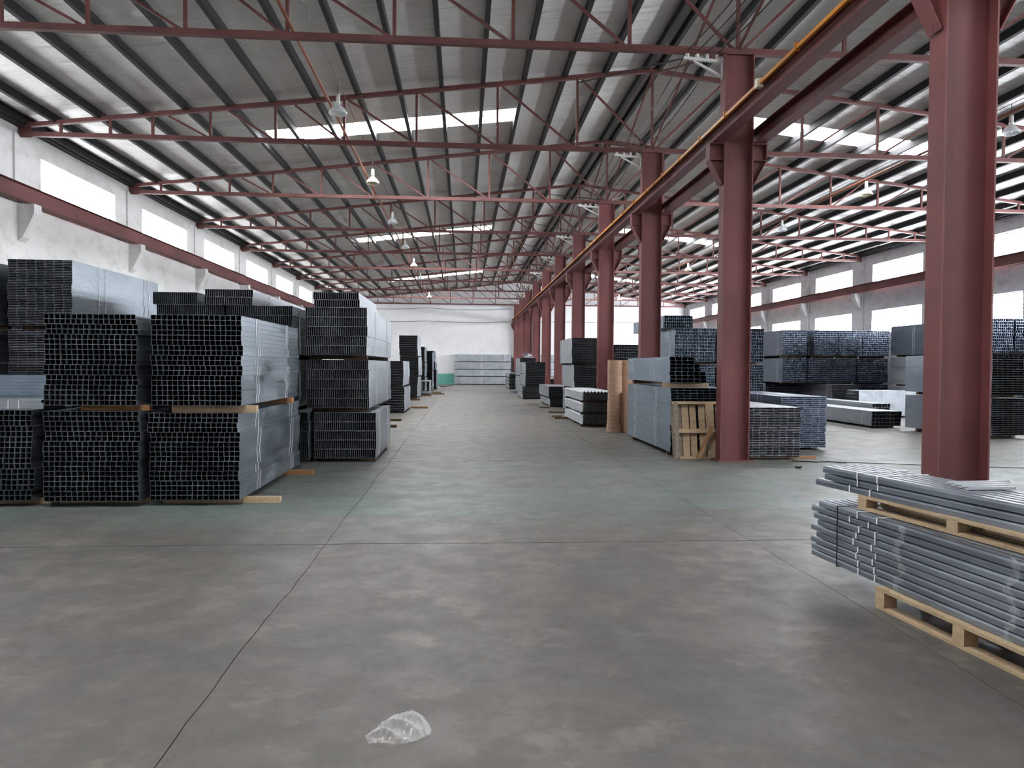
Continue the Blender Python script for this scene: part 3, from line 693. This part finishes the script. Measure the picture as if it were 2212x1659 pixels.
for lv, (za, zb) in zip(('lower', 'upper'), ((.09,.98),(1.07,2.04))):
    bundle('%s bundle with pale side and black end near the first column' % lv, 12.52, 13.75, 16.75, 19.35, za, zb, 8, 17, m_galvl, 4, .003, .0015, ((1.6,1.66),), rz=.16, group=GR, gap=.09 if lv == 'lower' else .07, name='stud_bundle', strap_m=m_black, shade_m=m_galvd)  # end shade painted: all but the pale side column get darker steel
o = MB().bar((0,0,0), (.06,-.5,.62), .04, .04).build('leaning_strut', m_galvd, None, (12.0,18.2,.02)); tag(o, 'thin dark bar leaning against the pale-sided bundle', 'steel bar')
for xa, xb, nn in ((17.75, 18.85, 'nearer'), (18.95, 20.05, 'wall-side')):
    for lv, (za, zb) in zip(('bottom', 'middle', 'top'), ((.07,1.0),(1.06,2.16),(2.25,3.44))):
        bundle('rippled stud bundle, %s level, %s stack beyond the first column' % (lv, nn), xa, xb, 24.0, 29.4, za, zb, 15, 12, m_stud if lv == 'top' else m_galvl, 2, .02, .006, ((1.3,1.4),(3.8,3.9)), group=GR, name='stud_bundle')

# ================================================================== FOREGROUND CHANNEL BUNDLES ON PALLETS
def chan_mesh(wd, h, L, t=.003):
    """inverted U channel along -y with rounded shoulders"""
    r = h*.35; o = []
    for k in range(5): a = PI-k*PI/8; o.append((r+r*math.cos(a), h-r+r*math.sin(a)))
    for k in range(5): a = PI/2-k*PI/8; o.append((wd-r+r*math.cos(a), h-r+r*math.sin(a)))
    out = [(0,0)]+o+[(wd,0)]
    inn = [(min(max(x, t), wd-t), min(z, h-t)) for x, z in out]
    mb = MB(); n = len(out)
    for y in (0, -L):
        mb.v += [(x, y, z) for x, z in out]+[(x, y, z) for x, z in inn]
    for i in range(n-1):
        mb.f += [(i, i+1, 2*n+i+1, 2*n+i), (n+i+1, n+i, 3*n+i, 3*n+i+1), (i, n+i, n+i+1, i+1), (2*n+i, 2*n+i+1, 3*n+i+1, 3*n+i)]
    mb.f += [(0, 2*n, 3*n, n), (n-1, 2*n-1, 4*n-1, 3*n-1)]
    return mb.mesh('channel', m_fg)
m_fg = galv('foreground galvanised steel', (.24,.27,.31,1), (.34,.375,.415,1), .42, (1.5,.4,2), 2.5)
def fg_bundle(phrase, loc, rz, layers, nch, wd, h, pitch, L, seed, pairs):
    root = thing('channel_bundle', phrase, 'steel bundle', loc, rz, 'channel bundles on pallets'); rnd = random.Random(seed)
    ms = [chan_mesh(wd*.97, h, L-k*.02) for k in range(2)]
    for j in range(layers):
        ox = rnd.uniform(-.012,.012); oy = rnd.uniform(-.07,.04)
        for i in range(nch):
            c = inst(rnd.choice(ms), 'channel', root, (ox+i*wd, oy+rnd.uniform(-.03,.02), j*pitch), rnd.uniform(-.002,.002))
        # white straps hug each layer near both ends
        sh = rnd.uniform(-.05,.05)
        for sy in (pairs[0]+sh, pairs[1]+sh*.6):
            s = MB(); a, b = ox-.003, ox+nch*wd+.002; y = oy-sy; q = .006
            s.box(a-.003, a, y-q, y+q, 0, h+.002); s.box(b, b+.003, y-q, y+q, 0, h+.002); s.box(a-.003, b+.003, y-q, y+q, h+.001, h+.004)
            s.build('strap', m_strap, root, (0, 0, j*pitch))
    return root
RZ1 = .11
fg_bundle('thick lower bundle of galvanised channels overhanging its pallet', (2.87,5.80,.152), RZ1, 9, 8, .062, .044, .0515, 3.3, 3, (.55,.75))
low = bpy.data.objects[-1] if False else None
fg_bundle('thinner upper bundle of galvanised channels on the raised pallet', (2.91,5.82,.722), .20, 3, 6, .075, .050, .056, 3.3, 5, (.42,.62))
# black band, wrap film pads on the lower bundle
t = thing('band_strap', 'black band looped round the far end of the lower channel bundle', 'strap', (2.87,5.80,.152), RZ1)
MB().box(-.026,-.021,-.36,-.35,-.006,.460).box(-.026,.53,-.36,-.35,.460,.464).box(-.022,.53,-.36,-.35,-.006,-.002).box(.525,.53,-.36,-.35,-.006,.455).build('band', m_black, t)
film = Mat('stretch film'); m_film = film.set(col=(.75,.82,.82,1), rough=.15, alpha=.07, spec=.3)
for yy, nm in ((-1.05, 'near the pallet corner'), (-1.95, 'close to the frame edge')):
    rnd = random.Random(nm); mb = MB(); nu, nv = 6, 22
    for v in range(nv):
        z = -.02+.50*v/(nv-1)
        for u in range(nu):
            mb.v.append((-.022-rnd.uniform(0,.012), yy+.05*(u/(nu-1)-.5)*(1+.8*math.sin(v*1.7))+.03*math.sin(v*.6)+rnd.uniform(-.008,.008), z))
    for v in range(nv-1):
        for u in range(nu-1): a = v*nu+u; mb.f.append((a, a+1, a+nu+1, a+nu))
    for v in range(nv-1):
        pass
    o = mb.build('stretch_film', m_film, None, (2.87,5.80,.152), RZ1)
    sol = o.modifiers.new('s', 'SOLIDIFY'); sol.thickness = .001
    tag(o, 'crumpled clear wrap round the lower channel bundle, '+nm, 'plastic film', 'stretch film wraps')
pallet('pale wooden pallet on the floor under the lower channel bundle', (2.90,4.93,0), -PI/2+RZ1, 1.5, .8, .148)
pallet('pale wooden pallet between the two channel bundles', (3.00,5.36,.613), -PI/2+.17, 1.75, .50, .108)
t = thing('angle_pieces', 'four white-glinting short sections sticking out beside the upper bundle', 'steel section', (3.30,4.56,.888), .05)
for k in range(4): MB().box(0, .34+.045*k, 0, .05, 0, .003).box(0, .34+.045*k, 0, .003, -.0, .022).build('section', m_bright, t, (.012*k, k*.078, 0), .01*k)
o = MB().box(0, .22, 0, .06, 0, .003).box(0, .22, 0, .003, -.02, 0).build('offcut', m_galvl, None, (3.30,5.52,.625), .4); tag(o, 'small white-glinting offcut between the two channel bundles', 'steel section')

# ================================================================== SMALL THINGS ON THE FLOOR
# crumpled clear bag
rnd = random.Random(4); mb = MB(); nu, nv = 28, 14
for v in range(nv):
    for u in range(nu):
        s_, t_ = u/(nu-1), v/(nv-1)
        wd = .035+.105*math.sin(min(1, s_*1.25)*PI*.62)**1.5*(1 if s_ < .86 else math.sqrt(max(0, 1-((s_-.86)/.14)**2))+.0)
        x = s_*.30; y = (t_-.5)*2*wd+.06*s_-.01
        z = .004+.034*math.sin(t_*PI)*math.sin(s_*PI)**.7*(1+.5*math.sin(s_*17+t_*9))+abs(rnd.gauss(0, .0035))
        mb.v.append((x, y, z))
for v in range(nv-1):
    for u in range(nu-1): a = v*nu+u; mb.f.append((a, a+1, a+nu+1, a+nu))
bagm = Mat('clear plastic bag'); lw = bagm.n.new('ShaderNodeLayerWeight'); lw.inputs[0].default_value = .35
al = bagm.math('ADD', bagm.math('MULTIPLY', lw.outputs[1], .32), .03)
m_bag = bagm.set(col=(.85,.87,.87,1), rough=.12, alpha=al, spec=.9)
o = mb.build('plastic_bag', m_bag, None, (-.425,3.27,.0), .38); tag(o, 'crumpled clear plastic bag lying on the bare concrete', 'bag')
sol = o.modifiers.new('s', 'SOLIDIFY'); sol.thickness = .0008
# cable and litter near the second column
pts = [(5.9+.1*k, 12.75+.05*math.sin(k*1.3)-.02*k, .012) for k in range(10)]
tag(MB().tube(pts, .010, 5).build('floor_cable', m_black), 'black cable end on the floor by the second column', 'cable')
pts = [(6.7+.35*k, 12.60-.10*k+.04*math.sin(k), .008) for k in range(12)]
tag(MB().tube(pts, .006, 5).build('floor_wire', m_black), 'long thin black wire trailing over the floor past the columns', 'cable')
mb = MB()
for k in range(7): a = k*.9; mb.bar((-.05*math.cos(a), -.05*math.sin(a), .012), (.06*math.cos(a+.4), .06*math.sin(a+.4), .03), .012, .012)
stuff(tag(mb.build('litter', m_black, None, (5.62,11.9,0)), 'small tangle of black litter on the floor', 'litter'))
